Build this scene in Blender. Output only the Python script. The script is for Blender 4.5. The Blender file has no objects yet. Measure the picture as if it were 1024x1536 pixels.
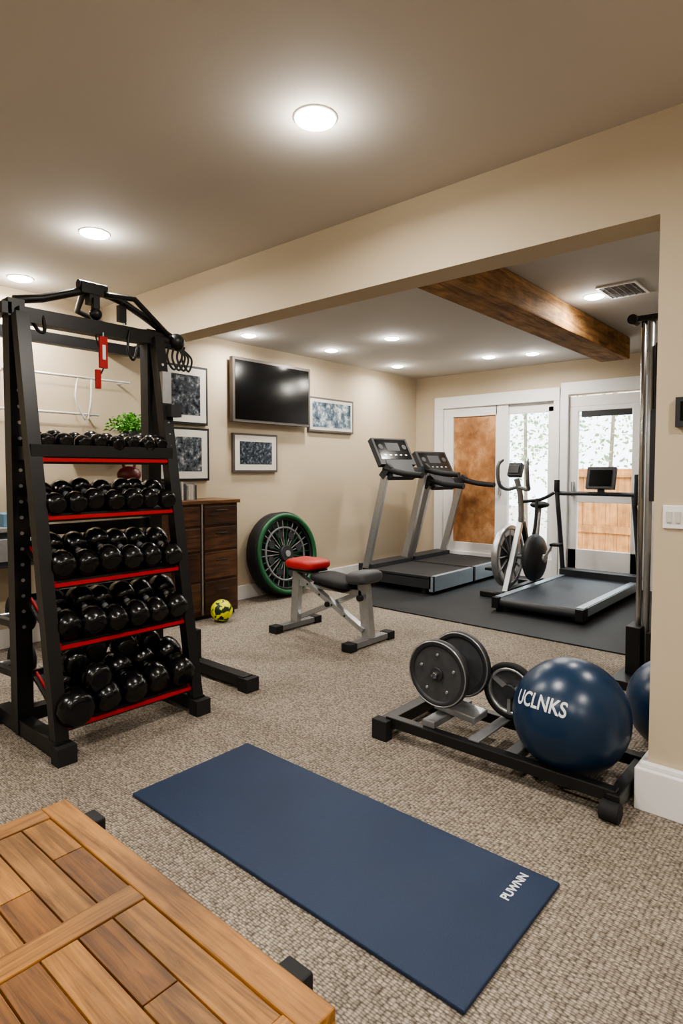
import bpy, bmesh, math, random
from mathutils import Vector, Euler, Matrix, Quaternion
random.seed(7)
C=bpy.context.collection
# ---------------------------------------------------------------- materials
def lin(h):
    h=h.lstrip('#'); o=[]
    for i in (0,2,4):
        c=int(h[i:i+2],16)/255; o.append(c/12.92 if c<=.04045 else ((c+.055)/1.055)**2.4)
    return (*o,1)
def newmat(name):
    m=bpy.data.materials.new(name); m.use_nodes=True
    return m, m.node_tree, m.node_tree.nodes['Principled BSDF']
def pbr(name,hexc,rough=.5,metal=0,var=.0,vscale=8,bump=0,bscale=200,spec=None,coat=0):
    m,nt,b=newmat(name); N=nt.nodes; K=nt.links
    b.inputs['Base Color'].default_value=lin(hexc); b.inputs['Roughness'].default_value=rough; b.inputs['Metallic'].default_value=metal
    if coat: b.inputs['Coat Weight'].default_value=coat; b.inputs['Coat Roughness'].default_value=.15
    tc=N.new('ShaderNodeTexCoord')
    if var:
        n=N.new('ShaderNodeTexNoise'); n.inputs['Scale'].default_value=vscale; n.inputs['Detail'].default_value=4
        K.new(tc.outputs['Object'],n.inputs['Vector'])
        h=N.new('ShaderNodeMapRange'); h.inputs[1].default_value=.3; h.inputs[2].default_value=.7; h.inputs[3].default_value=1-var; h.inputs[4].default_value=1+var
        K.new(n.outputs['Fac'],h.inputs[0])
        x=N.new('ShaderNodeVectorMath'); x.operation='SCALE'; x.inputs[0].default_value=lin(hexc)[:3]; K.new(h.outputs[0],x.inputs['Scale'])
        K.new(x.outputs[0],b.inputs['Base Color'])
    if bump:
        n2=N.new('ShaderNodeTexNoise'); n2.inputs['Scale'].default_value=bscale; K.new(tc.outputs['Object'],n2.inputs['Vector'])
        bp=N.new('ShaderNodeBump'); bp.inputs['Strength'].default_value=bump; bp.inputs['Distance'].default_value=.01
        K.new(n2.outputs['Fac'],bp.inputs['Height']); K.new(bp.outputs[0],b.inputs['Normal'])
    return m
def wood(name,c1,c2,axis=0,scale=1.0,rough=.5,bump=.15,fine=22):
    m,nt,b=newmat(name); N=nt.nodes; K=nt.links
    tc=N.new('ShaderNodeTexCoord'); mp=N.new('ShaderNodeMapping')
    s=[fine*scale]*3; s[axis]=1.6*scale; mp.inputs['Scale'].default_value=s
    mp.inputs['Location'].default_value=(random.random()*9,random.random()*9,random.random()*9)
    K.new(tc.outputs['Object'],mp.inputs['Vector'])
    n=N.new('ShaderNodeTexNoise'); n.inputs['Scale'].default_value=1.5; n.inputs['Detail'].default_value=9; n.inputs['Roughness'].default_value=.7; n.inputs['Distortion'].default_value=.8
    K.new(mp.outputs[0],n.inputs['Vector'])
    r=N.new('ShaderNodeValToRGB'); r.color_ramp.elements[0].position=.36; r.color_ramp.elements[1].position=.62
    r.color_ramp.elements[0].color=lin(c1); r.color_ramp.elements[1].color=lin(c2)
    K.new(n.outputs['Fac'],r.inputs[0])
    n9=N.new('ShaderNodeTexNoise'); n9.inputs['Scale'].default_value=6; n9.inputs['Detail'].default_value=5; K.new(tc.outputs['Object'],n9.inputs['Vector'])
    mr=N.new('ShaderNodeMapRange'); mr.inputs[1].default_value=.3; mr.inputs[2].default_value=.7; mr.inputs[3].default_value=.6; mr.inputs[4].default_value=1.25; K.new(n9.outputs['Fac'],mr.inputs[0])
    sc=N.new('ShaderNodeVectorMath'); sc.operation='SCALE'; K.new(r.outputs[0],sc.inputs[0]); K.new(mr.outputs[0],sc.inputs['Scale'])
    K.new(sc.outputs[0],b.inputs['Base Color'])
    b.inputs['Roughness'].default_value=rough
    bp=N.new('ShaderNodeBump'); bp.inputs['Strength'].default_value=bump; bp.inputs['Distance'].default_value=.004
    K.new(n.outputs['Fac'],bp.inputs['Height']); K.new(bp.outputs[0],b.inputs['Normal'])
    return m
def emis(name,col,s):
    m=bpy.data.materials.new(name); m.use_nodes=True; nt=m.node_tree; nt.nodes.clear()
    e=nt.nodes.new('ShaderNodeEmission'); e.inputs[0].default_value=col; e.inputs[1].default_value=s
    o=nt.nodes.new('ShaderNodeOutputMaterial'); nt.links.new(e.outputs[0],o.inputs[0]); return m

M_wall=pbr('wall_paint','#c3b59d',.75,var=.02,vscale=2,bump=.04,bscale=150)
M_ceil=pbr('ceiling_paint','#cbc5bd',.85,var=.02,vscale=1.5,bump=.03,bscale=120)
M_ceil2=pbr('ceiling_paint_b','#cbc9c6',.85,var=.02,vscale=1.5)
M_white=pbr('white_trim','#ecebea',.4,var=.01)
M_black=pbr('black_powdercoat','#131315',.42,var=.15,vscale=20)
M_rubber=pbr('black_rubber','#17181a',.75,bump=.1,bscale=400)
M_dumb=pbr('black_urethane','#0c0c0e',.22,var=.2,vscale=30,bump=.05,bscale=60)
M_red=pbr('red_paint','#a8141b',.4,var=.05)
M_maroon=pbr('maroon_vinyl','#5a1a1c',.45,var=.1)
M_redpad=pbr('red_vinyl','#a8201b',.5,var=.05,bump=.05)
M_silver=pbr('brushed_silver','#b0b2b4',.35,metal=.75,var=.06,vscale=40)
M_grey=pbr('grey_metal','#85878a',.42,metal=.5,var=.08)
M_bezel=pbr('tv_bezel','#5d5854',.4,metal=.4)
M_chrome=pbr('chrome','#b8b8b8',.2,metal=1)
M_dgrey=pbr('dark_grey_plastic','#2c2e32',.5,var=.1)
M_screen=pbr('screen_glass','#07080a',.15)
M_padgrey=pbr('grey_vinyl','#444549',.55,bump=.1)
M_disc=pbr('disc_face','#4b4c4f',.45,metal=.3,var=.15,vscale=30)
M_green=pbr('green_rim','#1c5c37',.45,var=.15,vscale=25)
M_belt=pbr('treadmill_belt','#2b2c2f',.6,bump=.15,bscale=500,var=.06)
M_belt2=pbr('walking_belt','#343b45',.5,bump=.12,bscale=500,var=.06)
M_side=pbr('treadmill_rail','#a7b6c2',.35,metal=.5,var=.05)
M_mat=pbr('mat_foam','#1d2f4b',.65,var=.10,vscale=4,bump=.25,bscale=320)
M_ballblue=pbr('ball_vinyl','#17304b',.3,var=.08,vscale=6,bump=.02,bscale=90)
M_txt=pbr('white_print','#dfe3e6',.5)
M_cab=[wood('cabinet_wood_%d'%i,a,c_,1,1.0,.45,.25) for i,(a,c_) in enumerate([('#2c1b12','#64432c'),('#24160f','#543520'),('#342015','#6d4b33')])]
M_cabtop=wood('cabinet_top_wood','#4a2f1c','#86603f',1,1.0,.4)
M_beam=wood('beam_wood','#6c4826','#b78c58',1,.8,.8,.9,16)
M_pl=[wood('plank_%d'%i,a,b_,0,1.2,.5,.35,30) for i,(a,b_) in enumerate([('#553513','#936229'),('#62401b','#a47236'),('#4b2e11','#855726'),('#593919','#9a6d38')])]
M_frameX=wood('table_frame_x','#68431b','#a87537',0,1.2,.5,.3,30)
M_frameY=wood('table_frame_y','#68431b','#a87537',1,1.2,.5,.3,30)
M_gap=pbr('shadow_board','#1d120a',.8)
M_fence=wood('fence_wood','#a5713f','#c99058',2,.7,.7)
M_leafy=pbr('foliage','#8fa57a',.7,var=.5,vscale=8)
M_plant=pbr('plant_leaf','#4c8f28',.5,var=.45,vscale=40)
M_rod=pbr('white_rod','#d9d7d2',.35,metal=.3)
M_paper=pbr('paper','#c9c6be',.7)
M_lightrim=pbr('light_trim','#f4f2ee',.5)
M_lamp=emis('lamp_glow',(1,.93,.82,1),34)

def ramp_noise(name,scale,stops,rough,detail=10,nr=.7,dist=0):
    m,nt,b=newmat(name); N=nt.nodes; K=nt.links
    tc=N.new('ShaderNodeTexCoord'); n=N.new('ShaderNodeTexNoise'); n.inputs['Scale'].default_value=scale; n.inputs['Detail'].default_value=detail; n.inputs['Roughness'].default_value=nr; n.inputs['Distortion'].default_value=dist
    K.new(tc.outputs['Object'],n.inputs['Vector']); r=N.new('ShaderNodeValToRGB')
    el=r.color_ramp.elements
    el[0].position=stops[0][0]; el[0].color=lin(stops[0][1]); el[1].position=stops[-1][0]; el[1].color=lin(stops[-1][1])
    for p,c in stops[1:-1]:
        e=el.new(p); e.color=lin(c)
    K.new(n.outputs['Fac'],r.inputs[0]); K.new(r.outputs[0],b.inputs['Base Color']); b.inputs['Roughness'].default_value=rough
    return m
M_copper=ramp_noise('copper_patina',3.5,[(.33,'#7a4f30'),(.5,'#a9784e'),(.66,'#d3a57a')],.45)
M_yellow=ramp_noise('yellow_pattern',22,[(.44,'#14240f'),(.47,'#2f7a2c'),(.50,'#d8d61c'),(.7,'#e6e22a')],.45,2,.4,.6)
# carpet: irregular loop pile in loose rows
M_carpet,nt,b=newmat('woven_carpet'); N=nt.nodes; K=nt.links
tc=N.new('ShaderNodeTexCoord')
mp=N.new('ShaderNodeMapping'); mp.inputs['Scale'].default_value=(74,140,1); K.new(tc.outputs['Object'],mp.inputs['Vector'])
vo=N.new('ShaderNodeTexVoronoi'); vo.voronoi_dimensions='2D'; vo.feature='F1'; vo.inputs['Scale'].default_value=1; vo.inputs['Randomness'].default_value=.45
K.new(mp.outputs[0],vo.inputs['Vector'])
r1=N.new('ShaderNodeMapRange'); r1.inputs[1].default_value=.22; r1.inputs[2].default_value=.66; r1.inputs[3].default_value=1.0; r1.inputs[4].default_value=.30; K.new(vo.outputs['Distance'],r1.inputs[0])
sx=N.new('ShaderNodeSeparateColor'); K.new(vo.outputs['Color'],sx.inputs[0])
mc=N.new('ShaderNodeMix'); mc.data_type='RGBA'; mc.inputs[6].default_value=lin('#847a6e'); mc.inputs[7].default_value=lin('#b3a899'); K.new(sx.outputs[0],mc.inputs[0])
s1=N.new('ShaderNodeVectorMath'); s1.operation='SCALE'; K.new(mc.outputs[2],s1.inputs[0]); K.new(r1.outputs[0],s1.inputs['Scale'])
n2=N.new('ShaderNodeTexNoise'); n2.inputs['Scale'].default_value=45; n2.inputs['Detail'].default_value=4; K.new(tc.outputs['Object'],n2.inputs['Vector'])
n3=N.new('ShaderNodeTexNoise'); n3.inputs['Scale'].default_value=2.2; n3.inputs['Detail'].default_value=5; K.new(tc.outputs['Object'],n3.inputs['Vector'])
ad=N.new('ShaderNodeMath'); ad.operation='ADD'; K.new(n2.outputs['Fac'],ad.inputs[0]); K.new(n3.outputs['Fac'],ad.inputs[1])
mr=N.new('ShaderNodeMapRange'); mr.inputs[1].default_value=.6; mr.inputs[2].default_value=1.4; mr.inputs[3].default_value=.76; mr.inputs[4].default_value=1.22
K.new(ad.outputs[0],mr.inputs[0])
sc=N.new('ShaderNodeVectorMath'); sc.operation='SCALE'; K.new(s1.outputs[0],sc.inputs[0]); K.new(mr.outputs[0],sc.inputs['Scale'])
K.new(sc.outputs[0],b.inputs['Base Color']); b.inputs['Roughness'].default_value=.95
bp=N.new('ShaderNodeBump'); bp.inputs['Strength'].default_value=.6; bp.inputs['Distance'].default_value=.006
K.new(r1.outputs[0],bp.inputs['Height']); K.new(bp.outputs[0],b.inputs['Normal'])
M_rfloor=pbr('rubber_floor','#202327',.6,var=.25,vscale=120,bump=.1,bscale=300)
M_art1=ramp_noise('art_landscape',9,[(.36,'#182636'),(.5,'#5d707e'),(.64,'#d3d9dc')],.25)
M_art2=ramp_noise('art_crowd',38,[(.36,'#101318'),(.52,'#313a44'),(.66,'#7c848b')],.25)
M_art3=ramp_noise('art_mono',26,[(.38,'#14161a'),(.54,'#454b52'),(.68,'#9b9fa1')],.25)
M_art4=ramp_noise('art_mono_b',18,[(.38,'#1d2125'),(.54,'#555c63'),(.68,'#b4b7b8')],.25)

# ---------------------------------------------------------------- builder
class B:
    def __init__(s,name,bevel=0.0,parent=None):
        s.name=name; s.bm=bmesh.new(); s.mats=[]; s.bevel=bevel; s.parent=parent
    def mi(s,m):
        if m not in s.mats: s.mats.append(m)
        return s.mats.index(m)
    def _fin(s,verts,mat,smooth):
        i=s.mi(mat); fs=set()
        for v in verts:
            for f in v.link_faces: fs.add(f)
        for f in fs:
            f.material_index=i; f.smooth=smooth
    def box(s,c,size,mat,rot=None,M=None):
        T=Matrix.Translation(Vector(c))@(Euler(rot).to_matrix().to_4x4() if rot else Matrix())@Matrix.Diagonal((*size,1))
        if M: T=M@T
        r=bmesh.ops.create_cube(s.bm,size=1,matrix=T); s._fin(r['verts'],mat,False); return r['verts']
    def bx(s,x0,x1,y0,y1,z0,z1,mat): return s.box(((x0+x1)/2,(y0+y1)/2,(z0+z1)/2),(abs(x1-x0),abs(y1-y0),abs(z1-z0)),mat)
    def pad(s,c,size,mat,rot=None,e=5.0):
        T=Matrix.Translation(Vector(c))@(Euler(rot).to_matrix().to_4x4() if rot else Matrix())
        q=bmesh.ops.create_uvsphere(s.bm,u_segments=40,v_segments=20,radius=1)
        for v in q['verts']:
            p=v.co.copy(); n=(abs(p.x)**e+abs(p.y)**e)**(1/e) if abs(p.x)+abs(p.y)>1e-6 else 0
            k=(math.hypot(p.x,p.y)/n) if n else 1
            h=math.hypot(p.x,p.y); m_=(h**3.2+abs(p.z)**3.2)**(1/3.2); p=p/m_
            v.co=T@Vector((p.x*k*size[0]/2,p.y*k*size[1]/2,p.z*size[2]/2))
        s._fin(q['verts'],mat,True)
    def bar(s,p1,p2,w,h,mat,up=(0,0,1)):
        p1=Vector(p1);p2=Vector(p2); d=p2-p1; L=d.length; z=d.normalized(); u=Vector(up)
        if abs(z.dot(u))>.98: u=Vector((1,0,0))
        x=u.cross(z).normalized(); y=z.cross(x)
        T=Matrix((x,y,z)).transposed().to_4x4(); T.translation=(p1+p2)/2
        r=bmesh.ops.create_cube(s.bm,size=1,matrix=T@Matrix.Diagonal((w,h,L,1))); s._fin(r['verts'],mat,False)
    def cyl(s,p1,p2,r1,mat,r2=None,seg=24):
        p1=Vector(p1);p2=Vector(p2); d=p2-p1
        T=d.to_track_quat('Z','Y').to_matrix().to_4x4(); T.translation=(p1+p2)/2
        r=bmesh.ops.create_cone(s.bm,cap_ends=True,segments=seg,radius1=r1,radius2=r1 if r2 is None else r2,depth=d.length,matrix=T)
        s._fin(r['verts'],mat,True)
        for v in r['verts']:
            for f in v.link_faces:
                if len(f.verts)>4: f.smooth=False
    def sph(s,c,r,mat,seg=32,scale=(1,1,1)):
        T=Matrix.Translation(Vector(c))@Matrix.Diagonal((scale[0],scale[1],scale[2],1))
        q=bmesh.ops.create_uvsphere(s.bm,u_segments=seg,v_segments=seg//2,radius=r,matrix=T); s._fin(q['verts'],mat,True)
    def lathe(s,c,axis,prof,mat,seg=32,closed=False):
        ax=Vector(axis).normalized(); q=ax.to_track_quat('Z','Y').to_matrix(); c=Vector(c); rings=[]
        for (r,h) in prof:
            ring=[]
            for i in range(seg):
                a=2*math.pi*i/seg; ring.append(s.bm.verts.new(c+q@Vector((r*math.cos(a),r*math.sin(a),h))))
            rings.append(ring)
        i0=s.mi(mat); n=len(rings); rng=range(n if closed else n-1)
        for k in rng:
            A=rings[k];Bq=rings[(k+1)%n]
            for i in range(seg):
                f=s.bm.faces.new((A[i],A[(i+1)%seg],Bq[(i+1)%seg],Bq[i])); f.smooth=True; f.material_index=i0
        if not closed:
            for R_ in (rings[0][::-1],rings[-1]):
                f=s.bm.faces.new(R_); f.material_index=i0
    def tube(s,pts,r,mat,seg=10,cyclic=False,res=6):
        pts=[Vector(p) for p in pts]
        if len(pts)>2 and res>1:
            out=[]; n=len(pts)
            for i in range(n if cyclic else n-1):
                if cyclic: p0,p1,p2,p3=pts[i-1],pts[i],pts[(i+1)%n],pts[(i+2)%n]
                else: p0=pts[max(i-1,0)];p1=pts[i];p2=pts[i+1];p3=pts[min(i+2,n-1)]
                for k in range(res):
                    t=k/res; out.append(.5*((2*p1)+(-p0+p2)*t+(2*p0-5*p1+4*p2-p3)*t*t+(-p0+3*p1-3*p2+p3)*t**3))
            if not cyclic: out.append(pts[-1])
            pts=out
        n=len(pts); rings=[]; prev=None
        for i in range(n):
            d=(pts[(i+1)%n]-pts[i-1]) if cyclic else (pts[min(i+1,n-1)]-pts[max(i-1,0)])
            d.normalize()
            if prev is None: x=d.orthogonal().normalized()
            else: x=(prev-d*prev.dot(d)).normalized()
            prev=x; y=d.cross(x)
            rings.append([s.bm.verts.new(pts[i]+x*r*math.cos(2*math.pi*k/seg)+y*r*math.sin(2*math.pi*k/seg)) for k in range(seg)])
        i0=s.mi(mat)
        for i in range(n if cyclic else n-1):
            A=rings[i];Q=rings[(i+1)%n]
            for k in range(seg):
                f=s.bm.faces.new((A[k],A[(k+1)%seg],Q[(k+1)%seg],Q[k])); f.smooth=True; f.material_index=i0
        if not cyclic:
            for R_ in (rings[0][::-1],rings[-1]):
                f=s.bm.faces.new(R_); f.material_index=i0
    def poly(s,pts,mat,thick=0):
        vs=[s.bm.verts.new(p) for p in pts]; f=s.bm.faces.new(vs); f.material_index=s.mi(mat)
        if thick:
            r=bmesh.ops.extrude_face_region(s.bm,geom=[f]); nv=[g for g in r['geom'] if isinstance(g,bmesh.types.BMVert)]
            bmesh.ops.translate(s.bm,verts=nv,vec=thick)
            for v in nv:
                for ff in v.link_faces: ff.material_index=s.mi(mat)
    def done(s):
        bmesh.ops.recalc_face_normals(s.bm,faces=s.bm.faces)
        me=bpy.data.meshes.new(s.name); s.bm.to_mesh(me); s.bm.free()
        for m in s.mats: me.materials.append(m)
        o=bpy.data.objects.new(s.name,me); C.objects.link(o)
        if s.bevel:
            md=o.modifiers.new('bevel','BEVEL'); md.width=s.bevel; md.segments=2; md.limit_method='ANGLE'; md.angle_limit=math.radians(50)
        if s.parent: o.parent=s.parent
        return o
def empty(name):
    o=bpy.data.objects.new(name,None); C.objects.link(o); return o

# ---------------------------------------------------------------- room shell
XW=-4.37; YH=2.31; YH2=2.47; YB=6.5; ZC=2.42; ZC2=2.36; XJ=-.56; XR=2.6; YF=-3.0; XR2=.9
def wallbox(name,*a):
    b=B(name); b.bx(*a); return b.done()
wallbox('floor',XW-.1,XR+.1,YF-.1,YB+.15,-.1,0,M_carpet)
wallbox('ceiling',XW-.1,XR+.1,YF-.1,YH2,ZC,ZC+.1,M_ceil)
wallbox('ceiling_alcove',XW-.1,XR2+.1,YH2,YB+.15,ZC2,ZC2+.16,M_ceil2)
wallbox('wall_left',XW-.1,XW,YF-.1,YB+.15,0,ZC,M_wall)
wallbox('wall_header',XW,XJ,YH,YH2,2.075,ZC,M_wall)
wallbox('wall_pier',XJ,XR,YH,YH2,0,ZC,M_wall)
wallbox('wall_right',XR,XR+.1,YF-.1,YH2,0,ZC,M_wall)
wallbox('wall_front',XW,XR,YF-.1,YF,0,ZC,M_wall)
wallbox('wall_alcove_right',XR2,XR2+.1,YH2,YB+.15,0,ZC2,M_wall)
b=B('wall_back')
b.bx(XW,-3.98,YB,YB+.15,0,ZC2,M_wall); b.bx(-1.66,XR2,YB,YB+.15,0,ZC2,M_wall); b.bx(-3.98,-1.66,YB,YB+.15,2.0,ZC2,M_wall); b.bx(-2.56,-2.46,YB,YB+.15,0,2.0,M_wall)
b.done()
def ring(b,x0,x1,z0,z1,w,y0,y1,m):
    b.bx(x0,x1,y0,y1,z1-w,z1,m); b.bx(x0,x1,y0,y1,z0,z0+w,m); b.bx(x0,x0+w,y0,y1,z0+w,z1-w,m); b.bx(x1-w,x1,y0,y1,z0+w,z1-w,m)
gm,nt,bb=newmat('window_glass'); bb.inputs['Base Color'].default_value=(.95,.98,.97,1); bb.inputs['Roughness'].default_value=.02; bb.inputs['Transmission Weight'].default_value=1; bb.inputs['IOR'].default_value=1.01
b=B('window_1',.004)
b.bx(-4.08,-2.515,YB-.03,YB-.001,1.95,2.09,M_white); b.bx(-4.08,-3.96,YB-.03,YB-.001,0,1.95,M_white); b.bx(-2.58,-2.515,YB-.03,YB-.001,0,1.95,M_white)
b.bx(-3.98,-2.58,YB-.02,YB+.1,0,.22,M_white)
b.bx(-3.96,-3.25,YB,YB+.05,.22,.33,M_white); b.bx(-3.96,-3.25,YB,YB+.05,1.84,1.97,M_white); b.bx(-3.96,-3.83,YB,YB+.05,.33,1.84,M_white); b.bx(-3.27,-3.12,YB,YB+.06,.22,1.97,M_white)
b.bx(-3.12,-2.58,YB+.03,YB+.08,.22,.34,M_white); b.bx(-3.12,-2.58,YB+.03,YB+.08,1.84,1.97,M_white); b.bx(-2.66,-2.58,YB+.03,YB+.08,.3,1.9,M_white)
b.bx(-3.83,-3.27,YB+.02,YB+.035,.33,1.84,M_copper)
b.box((-3.20,YB-.02,1.0),(.02,.04,.16),M_silver)
b.bx(-3.12,-2.66,YB+.05,YB+.06,.34,1.84,gm)
b.done()
b=B('door_1',.004)
b.bx(-2.505,-1.56,YB-.03,YB-.001,2.0,2.13,M_white); b.bx(-2.505,-2.42,YB-.035,YB-.001,0,2.0,M_white); b.bx(-1.68,-1.56,YB-.03,YB-.001,0,2.0,M_white)
ring(b,-2.44,-1.68,0.02,1.98,.11,YB+.01,YB+.06,M_white); b.bx(-2.42,-1.69,YB+.01,YB+.06,.1,.36,M_white); b.bx(-2.36,-1.72,YB+.012,YB+.058,1.82,1.9,M_white)
b.bx(-2.36,-1.72,YB+.012,YB+.055,.86,.97,M_white)
b.box((-2.37,YB-.01,1.0),(.02,.05,.16),M_silver)
b.bx(-2.30,-1.80,YB+.02,YB+.05,1.76,1.82,M_dgrey)
b.bx(-2.33,-1.79,YB+.025,YB+.035,.36,1.87,gm)
b.done()
b=B('baseboard_left',.003); b.bx(XW,XW+.018,YF,YB,0,.13,M_white); b.done()
b=B('baseboard_back',.003); b.bx(XW+.018,-4.08,YB-.018,YB,0,.13,M_white); b.bx(-1.56,XR2,YB-.018,YB,0,.13,M_white); b.done()
b=B('baseboard_pier',.004); b.bx(XJ-.035,XR,YH-.04,YH,0,.15,M_white); b.bx(XJ-.035,XJ,YH,YH2+.03,0,.15,M_white); b.bx(XJ-.022,XR,YH-.025,YH,.15,.168,M_white); b.done()
b=B('rubber_floor_mat'); b.poly([(-3.3,4.18,.002),(-.2,4.12,.002),(.8,4.12,.002),(.8,6.47,.002),(-4.3,6.47,.002),(-4.3,5.05,.002)],M_rfloor,(0,0,.008)); b.done()
b=B('ceiling_beam',.012); b.bx(-1.85,-1.60,2.475,5.7,2.17,2.358,M_beam); b.done()
b=B('ceiling_vent'); ring(b,0,.24,0,.32,.015,0,.01,M_white)
for i in range(9): b.box((.12,.003,.04+i*.03),(.21,.006,.006),M_grey)
for i in range(5): b.box((.04+i*.04,.004,.16),(.005,.006,.29),M_grey)
b.box((.12,.009,.16),(.21,.002,.29),M_dgrey)
o=b.done(); o.rotation_euler=(math.radians(90),0,0); o.location=(-1.34,4.33,2.349)
LC=(1,.935,.85)
def downlight(x,y,z,w=26,r=.075):
    b=B('recessed_ceiling_light')
    b.lathe((x,y,z),(0,0,-1),[(r*.95,.0),(r*1.08,.0),(r*1.08,.002),(r*1.0,.005),(r*.95,.004)],M_lightrim,32,closed=True)
    b.lathe((x,y,z),(0,0,-1),[(r*.98,.001),(r*.96,.009),(r*.7,.016),(r*.3,.019)],M_lamp,32)
    b.done()
    l=bpy.data.lights.new('downlight_lamp','AREA'); l.shape='DISK'; l.size=r*1.6; l.energy=w; l.color=LC; l.spread=math.radians(170)
    lo=bpy.data.objects.new('downlight_lamp',l); lo.location=(x,y,z-.024); C.objects.link(lo)
    l=bpy.data.lights.new('ceiling_fill_point','POINT'); l.shadow_soft_size=.035; l.energy=w*.2; l.color=LC  # extra fill point, added below each fixture to brighten the ceiling with halos
    lo=bpy.data.objects.new('ceiling_fill_point',l); lo.location=(x,y,z-.075); C.objects.link(lo)
for x,y in [(-1.48,1.57),(-3.04,1.57),(-4.1,1.62)]: downlight(x,y,ZC,20,.072)
for x,y in [(-1.48,-.6),(-3.04,-.6),(.3,-.6),(.6,1.2),(1.8,-.6)]: downlight(x,y,ZC,23)  # unseen downlights, added out of view to light the main room
for x,y in [(-4.05,3.46),(-3.95,4.41),(-3.19,4.36),(-3.99,5.56),(-2.96,5.72),(-2.55,5.84),(-1.41,4.20),(-.3,3.4)]: downlight(x,y,ZC2,11.5,.064)

# ---------------------------------------------------------------- wall things
X=XW+.002
b=B('television',.004)
b.bx(X,X+.04,3.6,4.3,1.75,2.1,M_dgrey); b.bx(X+.04,X+.085,3.47,4.46,1.635,2.215,M_bezel); b.bx(X+.085,X+.088,3.495,4.435,1.66,2.19,M_screen)
b.done()
def picture(y0,y1,z0,z1,fm,am,mw,fw=.02):
    b=B('framed_picture',.002)
    b.bx(X,X+.028,y0,y1,z0,z1,fm); b.bx(X+.028,X+.030,y0+fw,y1-fw,z0+fw,z1-fw,M_paper); b.bx(X+.030,X+.0315,y0+mw,y1-mw,z0+mw,z1-mw,am); b.done()
picture(4.5,5.21,1.60,1.96,M_bezel,M_art1,.05)
picture(3.515,4.06,1.18,1.54,M_bezel,M_art2,.075)
picture(2.72,3.24,1.585,2.08,M_black,M_art3,.08)
picture(2.72,3.25,1.11,1.56,M_black,M_art4,.08)
b=B('light_switch',.003); b.bx(-.53,-.44,YH-.008,YH,1.0,1.08,M_white)
for i in range(3): b.bx(-.518+i*.027,-.500+i*.027,YH-.013,YH-.008,1.02,1.06,M_paper)
b.done()
b=B('wall_thermostat',.004); b.bx(-.495,-.38,YH-.025,YH,1.345,1.445,M_dgrey); b.bx(-.48,-.39,YH-.027,YH-.025,1.365,1.43,M_screen); b.done()
b=B('wooden_cabinet',.004)
x0,x1,y0,y1=XW+.02,-3.99,2.62,3.27
b.bx(x0,x1,y0,y1,.03,.93,M_cab[1]); b.bx(x0,x1+.02,y0-.02,y1+.02,.93,.96,M_cabtop); b.bx(x0+.02,x1-.02,y0+.02,y1-.02,0,.03,M_black)
for i,(za,zb) in enumerate([(.07,.30),(.32,.54),(.56,.74),(.76,.91)]):
    b.bx(x1,x1+.014,y0+.02,2.885,za,zb,M_cab[i%3]); b.bx(x1,x1+.014,2.925,y1-.02,za,zb,M_cab[(i+1)%3])
    b.cyl((x1+.024,3.03,(za+zb)/2+.04),(x1+.024,3.15,(za+zb)/2+.04),.005,M_black,seg=8)
b.bx(x1,x1+.016,2.897,2.91,.04,.93,M_silver)
b.done()
b=B('book_row',.001)
y=2.66
while y<2.93:
    w=random.uniform(.012,.03); h=random.uniform(.1,.15); b.bx(-4.25,-4.1,y,y+w-.002,.961,.96+h,random.choice([M_paper,M_white,M_padgrey,M_silver])); y+=w
b.done()
b=B('green_rim_tire')
lean=math.radians(8); ax=Vector((math.cos(lean),0,math.sin(lean))); c=Vector((-4.2,4.0,.402)); R=.4
b.lathe(c,ax,[(R-.05,-.08),(R-.01,-.08),(R,-.06),(R,.045),(R-.012,.06),(R-.03,.062),(R-.05,.03),(R-.075,.0)],M_rubber,64,closed=True)
b.lathe(c,ax,[(R-.016,.05),(R-.018,.075),(R-.035,.08),(R-.058,.075),(R-.06,.0)],M_green,64,closed=True)
b.lathe(c,ax,[(R-.06,.0),(R-.06,.06),(R-.08,.055),(R-.085,.0)],M_black,64,closed=True)
b.cyl(c-ax*.03,c+ax*.0,R-.07,M_black,seg=48)
q=ax.to_track_quat('Z','Y').to_matrix()
for i in range(28):
    a=2*math.pi*i/28; d=q@Vector((math.cos(a),math.sin(a),0)); b.bar(c+d*.08+ax*.02,c+d*(R-.075)+ax*.03,.007,.012,M_silver if i%3 else M_green,up=ax)
for i in range(8):
    a=2*math.pi*(i+.3)/8; d=q@Vector((math.cos(a),math.sin(a),0)); b.cyl(c+d*.19+ax*.0,c+d*.19+ax*.035,.038,M_dgrey,seg=18)
b.lathe(c,ax,[(.26,.02),(.26,.035),(.24,.035),(.24,.02)],M_grey,40,closed=True)
b.cyl(c,c+ax*.06,.075,M_dgrey); b.cyl(c+ax*.06,c+ax*.07,.03,M_silver)
b.done()
b=B('medicine_ball'); cb=Vector((-3.84,2.98,.088)); b.sph(cb,.088,M_yellow,32)
axn=Vector((1,-.4,.2)).normalized(); b.lathe(cb,axn,[(.084,-.006),(.0885,-.005),(.0885,.005),(.084,.006)],M_rubber,32,closed=True)
b.done()

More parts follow.
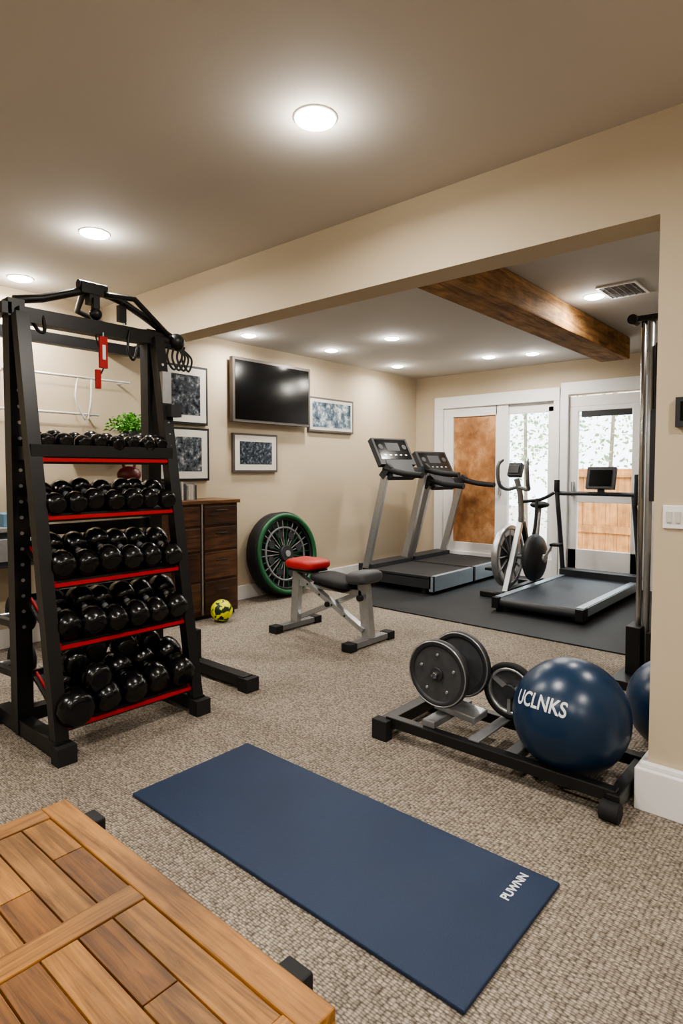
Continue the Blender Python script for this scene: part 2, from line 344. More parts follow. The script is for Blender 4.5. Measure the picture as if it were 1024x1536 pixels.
# ---------------------------------------------------------------- dumbbell rack
def slx(z): return -2.5-.3*z/1.9
YL,YR=1.1,1.77
b=B('dumbbell_rack',.004)
for y in (YL,YR):
    b.bar((-2.49,y,.04),(slx(1.88),y,1.88),.055,.055,M_black,up=(0,1,0))
    b.bx(-3.1,-2.46,y-.03,y+.03,.02,.085,M_black); b.bx(-2.49,-2.425,y-.04,y+.04,0,.075,M_rubber); b.bx(-3.12,-3.06,y-.04,y+.04,0,.07,M_rubber)
b.bx(-2.90,-2.83,YL-.035,YL+.035,.02,1.95,M_black); b.bx(-2.90,-2.83,YR-.035,YR+.035,.02,1.93,M_black)
b.bx(-2.87,-2.80,YL,YR+.09,1.85,1.915,M_black)
b.bx(-2.9,-2.84,YL,YR,.06,.12,M_black); b.bx(-2.88,-2.85,YL,YR,.9,.95,M_black)
for i in range(20):
    z=.5+i*.07; b.cyl((-2.831,YL,z),(-2.826,YL,z),.008,M_silver,seg=10)
    z=.6+i*.06
    if z>1.2: b.cyl((slx(z)+.027,YR,z),(slx(z)+.032,YR,z),.007,M_silver,seg=10)
levels=[(.125,.30,.16),(.45,.30,.17),(.71,.27,.15),(.995,.24,.10),(1.245,.20,.04)]
shelfinfo=[]
for (z,dep,rise) in levels:
    xf=slx(z)+.02; xb=xf-dep
    b.bar((xf,(YL+YR)/2,z),(xb,(YL+YR)/2,z+rise),YR-YL-.03,.012,M_black,up=(0,0,1))
    b.bx(xf-.004,xf+.008,YL+.02,YR-.02,z-.008,z+.008,M_red)
    b.bx(xf-.02,xf-.004,YL+.02,YR-.02,z-.018,z+.018,M_black)
    b.bx(xb-.01,xb+.004,YL+.02,YR-.02,z+rise-.03,z+rise+.02,M_black)
    for y in (YL+.035,YR-.035): b.bar((xf,y,z),(xb,y,z+rise),.008,.03,M_red,up=(0,0,1))
    shelfinfo.append((xf,xb,z,rise))
xf,xb,z,rise=shelfinfo[4]
b.bx(xf-.004,xf+.012,YL-.02,YR+.0,z+.014,z+.066,M_black); b.bx(xb,xf,YL-.01,YL+.02,z,z+.06,M_black)
T=[(-2.86,YL,1.95),(-2.86,1.22,1.98),(-2.86,1.42,2.06),(-2.86,1.50,2.065)]
b.tube(T,.019,M_black,res=1); b.tube([(-2.86,1.50,2.065),(-2.85,1.62,2.04),(-2.82,1.8,1.94),(-2.80,1.88,1.89)],.018,M_black,res=2)
b.tube([(-2.86,1.42,2.06),(-3.1,1.5,2.02),(-3.42,2.1,1.97)],.015,M_black,res=1)
b.tube([(-2.86,1.50,2.06),(-2.75,1.62,2.04),(-2.80,1.84,1.91)],.014,M_black,res=1)
b.box((-2.86,1.45,2.07),(.06,.11,.05),M_black); b.box((-2.86,1.46,2.03),(.05,.05,.06),M_black); b.cyl((-2.86,1.39,2.085),(-2.86,1.53,2.085),.022,M_dgrey)
b.cyl((-2.84,1.46,2.05),(-2.84,1.46,1.93),.008,M_dgrey); b.sph((-2.83,1.46,1.95),.03,M_black,16); b.box((-2.83,1.46,2.0),(.03,.03,.05),M_black); b.lathe((-2.82,1.46,1.885),(1,0,0),[(.020,-.004),(.027,0),(.020,.004)],M_silver,16,closed=True)
b.cyl((-2.84,1.6,2.04),(-2.84,1.62,1.93),.007,M_dgrey); b.box((-2.84,1.60,1.98),(.035,.035,.08),M_black); b.cyl((-2.84,1.61,1.95),(-2.84,1.62,1.88),.006,M_silver)
b.tube([(-2.84,1.46,1.87),(-2.83,1.47,1.8),(-2.82,1.475,1.86)],.004,M_dgrey,seg=6)
b.tube([(-2.80,1.62,1.90),(-2.785,1.60,1.80),(-2.785,1.63,1.75),(-2.79,1.66,1.83)],.007,M_black,seg=8)
b.tube([(-2.84,1.15,1.9),(-2.79,1.17,1.82),(-2.79,1.2,1.82),(-2.81,1.2,1.9)],.008,M_black,seg=8)
b.cyl((-2.83,YR+.03,1.885),(-2.83,YR+.15,1.875),.035,M_black); b.sph((-2.8,YR+.12,1.88),.045,M_black,20)
for k in range(4): b.tube([(-2.8,YR+.08+.03*k,1.86),(-2.78,YR+.05+.03*k,1.79),(-2.78,YR+.09+.03*k,1.73),(-2.78,YR+.14+.02*k,1.80),(-2.8,YR+.13,1.86)],.006,M_dgrey,seg=6)
b.box((slx(1.6)+.03,YR,1.62),(.03,.05,.16),M_silver); b.box((slx(1.4)+.04,YR+.02,1.5),(.05,.06,.06),M_dgrey)
b.bx(-3.49,-3.42,2.115,2.185,0.05,2.0,M_black); b.bx(-3.49,-3.42,1.0,1.07,0.05,2.0,M_black)
b.bx(-3.48,-3.43,1.0,2.18,1.9,1.96,M_black); b.bx(-3.48,-2.83,YL-.06,YL-.02,1.88,1.93,M_black); b.bar((-3.45,2.14,1.93),(-2.86,YR+.02,1.9),.045,.045,M_black)
b.bx(-3.5,-2.52,2.1,2.165,.02,.08,M_black); b.bx(-2.56,-2.48,2.09,2.175,0,.075,M_rubber); b.bx(-3.03,-2.98,2.105,2.16,.08,.25,M_black); b.bar((-3.0,2.13,.07),(-2.86,YR,.07),.05,.05,M_black)
b.bx(-3.5,-3.1,1.0,1.06,.0,.07,M_black)
for z in (.50,.27): b.bar((-3.45,1.04,z),(-2.87,1.10,z),.03,.03,M_black); b.cyl((-3.12,1.08,z),(-3.12,1.26,z),.012,M_silver)
b.done()
b=B('weight_plate_pair')
for z,r in ((.50,.10),(.27,.085)): b.lathe((-3.12,1.2,z),(0,1,0),[(.014,-.04),(r-.01,-.04),(r,-.025),(r,.025),(r-.01,.04),(.014,.04)],M_rubber,32,closed=True)
b.done()
b=B('dumbbell_set')
def head(c,ax,r,w):
    b.lathe(c,ax,[(r*.38,-w*.53),(r*.64,-w*.50),(r*.90,-w*.34),(r,-w*.06),(r,w*.08),(r*.92,w*.32),(r*.7,w*.48),(r*.42,w*.44)],M_dumb,14)
specs=[(5,.069,.12,.26),(6,.062,.112,.26),(6,.060,.105,.245),(7,.050,.085,.21),(8,.039,.07,.155)]
for si,((xf,xb,z,rise),(n,r,w,L)) in enumerate(zip(shelfinfo,specs)):
    d=Vector((xb-xf,0,rise)).normalized(); nrm=Vector((-d.z,0,d.x)); nrm=nrm if nrm.z>0 else -nrm
    y0,y1=YL+.03+r*.75,YR-.015-r*.85
    for i in range(n):
        y=y0+(y1-y0)*i/(n-1); j=random.uniform(-.014,.012); rr=r*random.uniform(.92,1.04)
        p=Vector((xf,y,z))+nrm*(rr+.008+(.03 if si==4 else 0))+d*(w*.5+j+.002)
        h2=p+d*(L-w)+Vector((0,random.uniform(-.012,.012),0))
        head(p,-d,rr,w); head(h2,-d,rr,w); b.cyl(p,h2,.014,M_grey,seg=12)
xf,xb,z,rise=shelfinfo[0]
for (y,xo,zo,r) in [(1.21,-.10,.235,.062),(1.33,-.17,.26,.068),(1.48,-.16,.24,.060),(1.62,-.18,.24,.055)]:
    c=Vector((xf+xo,y,z+zo)); head(c,Vector((1,0,-.2)),r,.1); head(c+Vector((-.14,0,.03)),Vector((1,0,-.2)),r,.1); b.cyl(c,c+Vector((-.14,0,.03)),.014,M_grey,seg=12)
head(Vector((xf+.015,1.16,.205)),Vector((1,0,-.1)),.080,.12); head(Vector((xf-.02,1.27,.30)),Vector((1,0,-.1)),.066,.11)
b.done()
b=B('red_strap_handle',.003)
b.bx(-2.80,-2.785,1.455,1.495,1.69,1.84,M_red); b.bx(-2.784,-2.782,1.467,1.483,1.73,1.8,M_white); b.cyl((-2.79,1.475,1.84),(-2.79,1.475,1.86),.004,M_silver)
b.bx(-2.80,-2.785,1.435,1.46,1.59,1.68,M_red); b.tube([(-2.79,1.48,1.70),(-2.79,1.46,1.66)],.004,M_black)
b.done()
b=B('wall_shelf',.003); b.bx(X,-4.12,2.0,2.6,1.385,1.41,M_cab[0]); b.bx(X,-4.12,1.9,2.60,1.075,1.1,M_cab[0])
for yy in (2.05,2.55): b.bx(X,-4.2,yy,yy+.02,1.33,1.385,M_black); b.bx(X,-4.2,yy,yy+.02,1.02,1.075,M_black)
b.done()
b=B('potted_plant')
pc=Vector((-4.18,2.42,1.41)); b.lathe(pc,(0,0,1),[(.05,0),(.06,.08),(.055,.08),(.045,.01)],M_dgrey,24)
for i in range(900):
    a=random.uniform(0,6.283); el=random.uniform(.0,1.5); L=random.uniform(.05,.19)
    dr=Vector((math.cos(a)*math.cos(el)*.75,math.sin(a)*math.cos(el)*1.15,math.sin(el)*.75)); p_=pc+Vector((0,0,.075))+dr*L; s=random.uniform(.010,.020)
    q=Euler((random.uniform(-1,1),random.uniform(-1,1),random.uniform(0,6.28))).to_matrix()
    b.poly([p_+q@Vector(v) for v in ((-s*.5,0,0),(0,-s,0),(s*.5,0,.004),(0,s,0))],M_plant)
for i in range(24):
    a=random.uniform(0,6.283); dr=Vector((math.cos(a)*.6,math.sin(a),random.uniform(.4,1.2))).normalized(); b.cyl(pc+Vector((0,0,.06)),pc+Vector((0,0,.06))+dr*.13,.002,M_plant,seg=5)
b.done()
b=B('kettlebell'); kc=Vector((-4.22,2.42,1.165)); b.sph(kc,.075,M_maroon,28,(1,1.2,.87)); b.tube([kc+Vector((0,-.04,.05)),kc+Vector((0,-.045,.09)),kc+Vector((0,0,.11)),kc+Vector((0,.045,.09)),kc+Vector((0,.04,.05))],.011,M_maroon); b.done()
b=B('wall_bar_rack')
for z,y0,y1 in ((1.86,1.55,2.45),(1.60,1.5,2.2),(.98,1.9,2.4)): b.cyl((X+.12,y0,z),(X+.12,y1,z),.009,M_rod,seg=10); b.cyl((X,y0+.03,z),(X+.12,y0+.03,z),.008,M_rod,seg=8); b.cyl((X,y1-.03,z),(X+.12,y1-.03,z),.008,M_rod,seg=8)
b.tube([(X+.12,2.05,1.86),(X+.13,2.03,1.7),(X+.12,2.1,1.56)],.007,M_rod); b.tube([(X+.12,2.15,1.86),(X+.13,2.14,1.7),(X+.12,2.12,1.56)],.007,M_rod)
b.done()
b=B('console_table',.004); b.bx(XW+.02,-3.95,1.0,1.75,.82,.85,M_silver); b.bx(XW+.02,-3.97,1.02,1.73,.6,.82,M_dgrey); b.bx(-3.97,-3.955,1.05,1.7,.64,.78,M_silver)
for yy in (1.04,1.7): b.bx(XW+.03,XW+.07,yy-.02,yy+.02,0,.6,M_black); b.bx(-4.02,-3.98,yy-.02,yy+.02,0,.6,M_black)
b.bx(-4.2,-4.0,1.45,1.68,.85,.93,pbr('blue_box','#5b7f93',.5)); b.bx(-4.25,-4.02,1.1,1.4,.85,1.05,M_paper)
b.done()

# ---------------------------------------------------------------- bench
b=B('weight_bench',.005)
yc=3.24
for x in (-3.27,-2.56):
    b.bx(x-.03,x+.03,3.03,3.46,.01,.05,M_grey); b.bx(x-.04,x+.04,3.0,3.07,0,.055,M_rubber); b.bx(x-.04,x+.04,3.42,3.49,0,.055,M_rubber)
b.bar((-3.27,yc,.05),(-3.24,yc,.46),.07,.045,M_silver,up=(0,1,0)); b.bar((-2.56,yc,.05),(-2.60,yc,.42),.075,.06,M_silver,up=(0,1,0))
b.bar((-3.22,yc-.02,.42),(-2.58,yc-.02,.10),.035,.05,M_silver,up=(0,1,0)); b.bar((-3.25,yc+.03,.08),(-2.62,yc+.03,.36),.035,.05,M_silver,up=(0,1,0))
b.bx(-3.20,-2.6,yc-.03,yc+.03,.335,.375,M_silver)
b.pad((-3.14,yc,.505),(.30,.24,.085),M_redpad); b.box((-3.14,yc,.462),(.24,.18,.015),M_black); b.bar((-3.24,yc,.44),(-3.05,yc,.45),.05,.03,M_grey)
b.pad((-2.85,yc,.415),(.36,.26,.07),M_rubber,rot=(0,.10,0)); b.box((-2.85,yc,.375),(.28,.2,.015),M_black,rot=(0,.1,0))
b.pad((-2.60,yc,.465),(.18,.24,.095),M_padgrey,rot=(0,-.1,0)); b.bar((-2.6,yc,.36),(-2.6,yc,.43),.05,.05,M_grey)
b.cyl((-2.9,yc-.06,.24),(-2.9,yc+.08,.24),.02,M_black); b.cyl((-2.585,yc-.05,.33),(-2.585,yc-.08,.33),.022,M_black)
for t in range(4): b.cyl((-3.1+t*.12,yc-.05,.36-t*.06),(-3.1+t*.12,yc-.045,.36-t*.06),.008,M_black,seg=10)
b.done()

# ---------------------------------------------------------------- treadmills
def treadmill(y0,y1,zc,dy):
    b=B('treadmill',.006)
    xa,xb_=-3.98,-3.1
    b.bx(xa,xb_,y0,y1,.07,.17,M_dgrey); b.bx(xa+.12,xb_-.03,y0+.05,y1-.04,.17,.185,M_belt)
    b.bx(xb_-.02,xb_+.025,y0,y1,.045,.19,M_side); b.bx(xb_-.02,xb_+.027,y0+.0,y0+.03,.04,.192,M_dgrey); b.bx(xa+.05,xb_,y0,y0+.04,.16,.19,M_dgrey); b.bx(xa+.05,xb_,y1-.03,y1,.16,.187,M_belt)
    for x in (xa+.1,xb_-.1):
        for y in (y0+.05,y1-.05): b.cyl((x,y,.0),(x,y,.07),.03,M_rubber)
    b.bx(xa-.02,xa+.16,y0+.02,y1-.02,.07,.23,M_dgrey)
    for y in (y0+.03,y1-.05):
        b.bar((-3.92,y,.12),(-3.66,y,zc-.32),.075,.04,M_silver,up=(0,1,0))
        b.bar((-3.70,y,zc-.34),(-3.60,y,zc-.22),.07,.05,M_dgrey,up=(0,1,0))
        b.tube([(-3.68,y,zc-.25),(-3.45,y,zc-.30),(-3.22,y,zc-.32)],.03,M_rubber)
    ym=(y0+y1)/2
    b.bar((-3.66,y0+.03,zc-.28),(-3.66,y1-.05,zc-.28),.07,.08,M_dgrey)
    Mx=Matrix.Translation((-3.72,ym-dy,zc-.09))@Euler((0,math.radians(-32),math.radians(-12))).to_matrix().to_4x4()
    b.box((0,0,0),(.06,.48,.32),M_dgrey,M=Mx); b.box((.032,0,.02),(.004,.42,.24),M_screen,M=Mx)
    b.box((.035,0,.05),(.003,.18,.10),M_padgrey,M=Mx)
    for k in range(-2,3): b.box((.036,k*.07,-.05),(.003,.03,.015),M_silver,M=Mx)
    for k in (-1,1): b.cyl(Mx@Vector((.03,k*.16,.05)),Mx@Vector((.037,k*.16,.05)),.03,M_padgrey,seg=16)
    b.box((.0,.0,-.21),(.07,.34,.2),M_dgrey,M=Mx)
    return b.done()
treadmill(4.87,5.64,1.47,.16); treadmill(5.66,6.44,1.35,.16)
b=B('treadmill',.006)
x0,x1,y0,y1=-2.36,-1.62,4.68,6.25
b.bx(x0,x1,y0+.05,y1,.05,.115,M_dgrey); b.bx(x0,x0+.06,y0+.04,y1,.10,.135,M_side); b.bx(x1-.06,x1,y0+.04,y1,.10,.135,M_side); b.bx(x0+.06,x1-.06,y0+.03,y1-.1,.115,.125,M_belt2)
b.bx(x1,x1+.008,y0+.1,y1-.1,.06,.13,M_side)
b.cyl((x0+.04,y0+.04,.085),(x1-.04,y0+.04,.085),.04,M_dgrey); b.bx(x0-.01,x0+.05,y0-.01,y0+.1,.04,.13,M_black); b.bx(x1-.05,x1+.01,y0-.01,y0+.1,.04,.13,M_black)
for x in (x0+.03,x1-.03):
    for y in (y0+.06,y1-.1): b.cyl((x-.02,y,.03),(x+.02,y,.03),.03,M_rubber)
b.bx(x0+.0,x1,y1-.12,y1+.04,.05,.19,M_dgrey)
for x in (x0+.0,x1):
    b.tube([(x,y1-.02,.15),(x-.03,y1-.03,.55),(x-.06,y1-.06,.98)],.024,M_dgrey,res=2)
b.tube([(x0-.06,y1-.05,1.02),(x0-.05,y1-.04,.965),(x0+.2,y1-.06,.965),(x1-.1,y1-.06,.965),(x1+.0,y1-.12,.965)],.022,M_dgrey)
b.cyl((x1-.0,y1-.16,.87),(x1-.0,y1-.16,1.16),.028,M_rubber)
b.box((-1.98,y1-.06,1.12),(.27,.05,.22),M_dgrey,rot=(-.3,0,0)); b.box((-1.98,y1-.088,1.125),(.21,.01,.16),M_screen,rot=(-.3,0,0)); b.box((-1.98,y1-.06,1.0),(.06,.04,.08),M_dgrey)
b.cyl((x0-.06,y1-.06,.98),(x0-.06,y1-.06,1.1),.028,M_rubber)
b.done()
# ---------------------------------------------------------------- exercise bike
p=empty('exercise_bike')
b=B('frame_and_wheels',.004,parent=p)
fx=-2.62; fy=5.5; fz=.37
b.lathe((fx,fy,fz),(1,0,0),[(.26,-.03),(.30,-.03),(.30,.03),(.26,.03)],M_silver,48,closed=True)
b.lathe((fx,fy,fz),(1,0,0),[(.262,-.02),(.262,.02),(.20,.015),(.20,-.015)],M_white,48,closed=True)
b.cyl((fx-.008,fy,fz),(fx+.008,fy,fz),.2,M_disc,seg=40)
for i in range(12):
    a=2*math.pi*i/12; b.bar((fx+.01,fy+.05*math.cos(a),fz+.05*math.sin(a)),(fx+.01,fy+.255*math.cos(a),fz+.255*math.sin(a)),.014,.03,M_silver,up=(1,0,0))
b.cyl((fx-.05,fy,fz),(fx+.06,fy,fz),.06,M_dgrey)
b.cyl((fx+.05,fy,fz),(fx+.28,fy-.02,fz),.02,M_silver)
b.lathe((-2.34,5.48,.38),(1,0,0),[(.04,-.07),(.17,-.06),(.215,-.03),(.225,0),(.20,.04),(.12,.07),(.05,.08)],M_dgrey,40); b.cyl((-2.27,5.48,.38),(-2.24,5.48,.38),.04,M_silver)
b.bx(-2.74,-2.40,5.16,5.22,.012,.06,M_black); b.bx(-2.74,-2.40,5.98,6.04,.012,.06,M_black); b.bx(-2.53,-2.47,5.2,6.0,.04,.10,M_dgrey)
b.bar((-2.5,5.2,.07),(-2.51,5.55,.75),.05,.05,M_silver); b.bar((-2.5,5.85,.08),(-2.5,5.55,.7),.045,.045,M_dgrey)
b.tube([(-2.5,5.52,.7),(-2.5,5.5,.95),(-2.52,5.45,1.12)],.028,M_silver,res=3)
b.box((-2.52,5.43,1.20),(.13,.06,.13),M_dgrey,rot=(-.4,0,0)); b.box((-2.52,5.395,1.21),(.10,.01,.085),M_padgrey,rot=(-.4,0,0))
for sx in (-.09,.13): b.tube([(-2.52,5.47,1.04),(-2.52+sx,5.42,1.02),(-2.52+sx*1.3,5.32,1.08),(-2.52+sx*1.3,5.30,1.24),(-2.52+sx*1.1,5.36,1.30)],.018,M_grey)
b.tube([(-2.5,5.5,.9),(-2.35,5.6,.92),(-2.28,5.75,.98)],.017,M_dgrey)
b.tube([(-2.38,5.45,.4),(-2.35,5.5,.7),(-2.36,5.55,.93)],.016,M_dgrey)
b.cyl((-2.5,5.85,.3),(-2.5,5.95,.82),.02,M_silver); b.sph((-2.5,5.95,.85),.09,M_rubber,20,(1,1.4,.4))
b.bar((-2.64,5.48,.37),(-2.68,5.35,.25),.03,.02,M_silver); b.box((-2.72,5.35,.25),(.09,.1,.025),M_rubber)
b.bar((-2.25,5.48,.38),(-2.23,5.6,.5),.02,.03,M_silver); b.box((-2.19,5.6,.5),(.09,.1,.025),M_rubber)
b.done()
# ---------------------------------------------------------------- cable column
b=B('cable_machine',.004)
oy=-.08
b.bx(-1.05,-.80,3.55+oy,3.9+oy,0.0,.05,M_black); b.bx(-1.01,-.93,3.7+oy,3.85+oy,.05,.32,M_black); b.bx(-.905,-.85,3.7+oy,3.85+oy,.05,.30,M_black)
b.cyl((-.965,3.78+oy,.3),(-.965,3.78+oy,2.04),.015,M_chrome); b.cyl((-.925,3.78+oy,.05),(-.925,3.78+oy,2.04),.018,M_silver); b.cyl((-.6,3.78+oy,.05),(-.6,3.78+oy,2.04),.02,M_silver)
b.bx(-1.04,-.5,3.75+oy,3.81+oy,2.03,2.06,M_black); b.cyl((-1.02,3.74+oy,2.045),(-1.02,3.82+oy,2.045),.028,M_black)
b.bx(-.90,-.85,3.75+oy,3.83+oy,1.05,1.9,M_black); b.box((-.87,3.7+oy,1.28),(.06,.04,.5),M_dgrey)
for i in range(10): b.bx(-.84,-.64,3.72+oy,3.84+oy,.12+i*.06,.172+i*.06,M_black)
b.bx(-.85,-.5,3.55+oy,3.9+oy,0.0,.05,M_black)
b.done()
# ---------------------------------------------------------------- plate rail frame
b=B('plate_roller_frame',.004)
for y in (2.17,2.50):
    b.bx(-1.60,-.62,y-.022,y+.022,.055,.10,M_black)
b.bx(-1.64,-1.58,2.14,2.56,.03,.085,M_black); b.bx(-1.65,-1.57,2.11,2.16,0,.09,M_rubber); b.bx(-1.65,-1.57,2.53,2.57,0,.09,M_rubber)
b.bx(-.65,-.605,2.14,2.56,.04,.09,M_black); b.cyl((-.665,2.135,.034),(-.60,2.135,.034),.034,M_rubber); b.cyl((-.665,2.55,.034),(-.60,2.55,.034),.034,M_rubber)
b.bx(-1.42,-1.36,2.17,2.50,.10,.13,M_grey); b.bx(-1.20,-1.15,2.17,2.50,.10,.11,M_grey); b.bx(-1.05,-1.0,2.19,2.48,.055,.095,M_grey)
b.bar((-1.39,2.34,.12),(-1.39,2.34,.31),.05,.03,M_silver,up=(0,1,0))
b.box((-1.33,2.34,.145),(.2,.12,.03),M_silver,rot=(0,.1,0)); b.bar((-1.155,2.5,.12),(-1.155,2.5,.24),.03,.02,M_silver,up=(0,1,0))
b.cyl((-1.39,2.21,.314),(-1.39,2.47,.314),.014,M_chrome)
b.done()
b=B('weight_plate_roller')
def plate(c,r,w,rim=M_dgrey):
    b.lathe(c,(0,1,0),[(r*.8,-w*.3),(r*.86,-w*.5),(r*.97,-w*.5),(r,-w*.3),(r,w*.3),(r*.97,w*.5),(r*.86,w*.5),(r*.8,w*.3)],rim,48,closed=True)
    b.cyl((c[0],c[1]-w*.25,c[2]),(c[0],c[1]+w*.25,c[2]),r*.86,M_disc,seg=48)
    b.lathe(c,(0,1,0),[(r*.93,-w*.5),(r*.95,-w*.58),(r*.98,-w*.5)],M_silver,48,closed=True)
    b.cyl((c[0],c[1]-w*.7,c[2]),(c[0],c[1],c[2]),r*.2,M_dgrey); b.cyl((c[0],c[1]-w*.85,c[2]),(c[0],c[1],c[2]),r*.09,M_silver)
plate((-1.39,2.25,.314),.148,.03); plate((-1.385,2.43,.314),.150,.03); b.cyl((-1.39,2.26,.314),(-1.39,2.42,.314),.05,M_grey)
for i in range(5):
    a=2*math.pi*i/5+.3; b.cyl((-1.39+.085*math.cos(a),2.235,.314+.085*math.sin(a)),(-1.39+.085*math.cos(a),2.25,.314+.085*math.sin(a)),.006,M_silver,seg=10)
b.done()
b=B('spoked_plate_wheel')
c=(-1.155,2.465,.235)
b.lathe(c,(0,1,0),[(.10,-.012),(.12,-.018),(.125,0),(.12,.018),(.10,.012)],M_rubber,40,closed=True); b.lathe(c,(0,1,0),[(.090,-.012),(.102,-.016),(.102,.016),(.090,.012)],M_silver,40,closed=True)
b.cyl((c[0],c[1]+.004,c[2]),(c[0],c[1]+.008,c[2]),.09,M_disc,seg=36)
for i in range(3):
    a=2*math.pi*i/3+.5; b.bar((c[0],c[1],c[2]),(c[0]+.095*math.cos(a),c[1],c[2]+.095*math.sin(a)),.015,.03,M_silver,up=(0,1,0))
b.cyl((c[0],c[1]-.025,c[2]),(c[0],c[1]+.025,c[2]),.03,M_dgrey)
b.done()
# ---------------------------------------------------------------- exercise balls
def ball(c,r,text):
    p=empty('exercise_ball'); c=Vector(c)
    b=B('ball_body',parent=p); b.sph(c,r,M_ballblue,64)
    b.done()
    if text:
        n=(Vector((0,0,1.2))-c).normalized(); rt=Vector((0,0,1)).cross(n).normalized(); up=n.cross(rt)
        d=(n*.84+rt*-.53+up*.13).normalized()
        cu=bpy.data.curves.new('tx','FONT'); cu.body='UCLNKS'; cu.size=1; cu.align_x='CENTER'; cu.align_y='CENTER'; cu.offset=.02
        to=bpy.data.objects.new('tx',cu); C.objects.link(to); bpy.context.view_layer.update()
        me=bpy.data.meshes.new_from_object(to.evaluated_get(bpy.context.evaluated_depsgraph_get())); bpy.data.objects.remove(to)
        bm=bmesh.new(); bm.from_mesh(me); bmesh.ops.subdivide_edges(bm,edges=bm.edges,cuts=2); bmesh.ops.triangulate(bm,faces=bm.faces)
        a=math.radians(-14); h=(rt-d*rt.dot(d)).normalized(); v=d.cross(h)
        hh=h*math.cos(a)+v*math.sin(a); vv=d.cross(hh)
        W=max(x.co.x for x in bm.verts)-min(x.co.x for x in bm.verts); s=.22/W
        for x in bm.verts:
            u_,v_=x.co.x*s/r,x.co.y*s*1.3/r
            q=(d*math.cos(u_)*math.cos(v_)+hh*math.sin(u_)*math.cos(v_)+vv*math.sin(v_)); x.co=c+q*(r+.0012)
        bm.to_mesh(me); bm.free(); me.materials.append(M_txt)
        o=bpy.data.objects.new('ball_print',me); C.objects.link(o); o.parent=p
    bb=B('valve_plug',parent=p); d2=Vector((.6,.5,.3)).normalized(); bb.cyl(c+d2*(r-.003),c+d2*(r+.002),.01,M_dgrey,seg=12); bb.done()
ball((-.845,2.335,.25),.218,True)
ball((-.585,2.86,.2),.2,False)
# ---------------------------------------------------------------- mat
p=empty('exercise_mat')
b=B('mat_body',.004,parent=p); b.bx(-2.01,-.635,1.145,1.695,.001,.014,M_mat); b.done()
cu=bpy.data.curves.new('mt','FONT'); cu.body='PUWNN'; cu.size=.036; cu.extrude=.0003; cu.offset=.0008; cu.materials.append(M_txt)
o=bpy.data.objects.new('mat_print',cu); C.objects.link(o); o.location=(-.715,1.525,.0146); o.rotation_euler=(0,0,math.radians(90)); o.parent=p
# ---------------------------------------------------------------- wooden table
p=empty('wooden_slat_table')
xa,xb_,ya,yb,zt=-1.365,-.54,-.25,.612,.45
b=B('frame',.003,parent=p)
b.bx(xa,xb_,yb-.055,yb,zt-.035,zt,M_frameX); b.bx(xa,xb_,ya,ya+.055,zt-.035,zt,M_frameX)
b.bx(xa,xa+.05,ya+.055,yb-.055,zt-.035,zt,M_frameY); b.bx(xb_-.05,xb_,ya+.055,yb-.055,zt-.035,zt,M_frameY); xm=-.965; b.bx(xm-.025,xm+.025,ya+.055,yb-.055,zt-.035,zt,M_frameY)
b.done()
b=B('slats',.0012,parent=p); k=0
for (s0,s1) in ((xa+.05,xm-.025),(xm+.025,xb_-.05)):
    y=yb-.057
    while y>ya+.08:
        w=.060; sp=random.uniform(.35,.7)*(s1-s0)+s0
        if k%2: b.bx(s0+.0015,s1-.0015,y-w+.003,y,zt-.03,zt-.003,M_pl[random.randrange(4)])
        else:
            i=random.randrange(4); b.bx(s0+.0015,sp-.0012,y-w+.003,y,zt-.03,zt-.003,M_pl[i]); b.bx(sp+.0012,s1-.0015,y-w+.003,y,zt-.03,zt-.003,M_pl[(i+1)%4])
        y-=w; k+=1
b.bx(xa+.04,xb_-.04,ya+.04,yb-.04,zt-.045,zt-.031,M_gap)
b.done()
b=B('legs',.004,parent=p)
for x in (xa+.03,xb_-.145):
    b.bx(x,x+.045,ya+.05,yb+.03,zt-.085,zt-.045,M_black); b.box((x+.0225,yb+.04,zt-.06),(.055,.03,.045),M_rubber)
    for y in (ya+.1,yb-.1): b.bx(x,x+.045,y-.02,y+.02,0,zt-.085,M_black)
b.done()

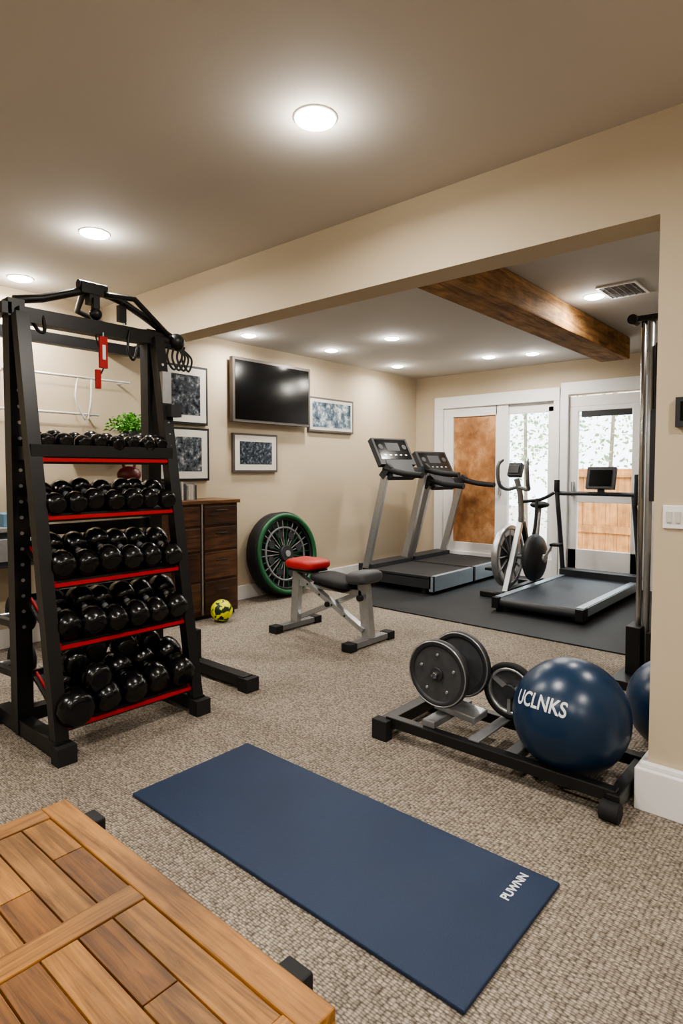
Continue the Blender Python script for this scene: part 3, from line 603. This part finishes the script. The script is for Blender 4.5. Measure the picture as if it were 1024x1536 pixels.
# ---------------------------------------------------------------- outside
b=B('ground_outside'); b.bx(-14,8,YB+.15,20,-.15,-.05,pbr('patio','#c9c4ba',.9,var=.1)); b.done()
b=B('garden_fence',.004)
for i in range(30): x=-3.45+i*.16; b.bx(x,x+.157,9.0,9.03,-.05,1.22,M_fence)
b.bx(-3.45,1.3,8.97,9.0,1.1,1.18,M_fence); b.bx(-3.45,1.3,8.97,9.0,.3,.4,M_fence)
b.done()
b=B('garden_tree'); Mb=pbr('bark','#8b7d6e',.9)
for i in range(14):
    tx=-9.5+i*.75+random.uniform(-.2,.2); b.cyl((tx,11,-.05),(tx+random.uniform(-.3,.3),11,4.5),.04,Mb,.02,seg=8)
for i in range(9000):
    p_=Vector((random.uniform(-10,1),random.uniform(10.3,12),random.gauss(2.3,1.1))); s=random.uniform(.025,.06)
    if p_.z<0: continue
    q=Euler((random.uniform(-2,2),random.uniform(-2,2),random.uniform(0,6.28))).to_matrix()
    b.poly([p_+q@Vector(v) for v in ((-s*.5,0,0),(0,-s,0),(s*.5,0,.01),(0,s,0))],M_leafy)
b.done()
w=bpy.data.worlds.new('sky'); bpy.context.scene.world=w; w.use_nodes=True
bg=w.node_tree.nodes['Background']; bg.inputs[0].default_value=(.9,.95,1,1); bg.inputs[1].default_value=5.0
sl=bpy.data.lights.new('sun','SUN'); sl.energy=3; sl.angle=.02; so=bpy.data.objects.new('sun',sl); so.rotation_euler=(math.radians(40),math.radians(25),0); C.objects.link(so)
try:
    bpy.context.scene.view_settings.view_transform='AgX'; bpy.context.scene.view_settings.look='AgX - Medium High Contrast'
except Exception as e: print(e)

# ---------------------------------------------------------------- camera
f=910.0
cd=bpy.data.cameras.new('camera'); cam=bpy.data.objects.new('camera',cd); C.objects.link(cam)
cam.location=(0,0,1.2); cam.rotation_euler=Euler((math.pi/2-math.radians(2.5),0,math.radians(40.9)))
cd.sensor_fit='HORIZONTAL'; cd.sensor_width=36; cd.lens=f/1024*36; cd.shift_y=-23/1024; cd.clip_start=.02
bpy.context.scene.camera=cam
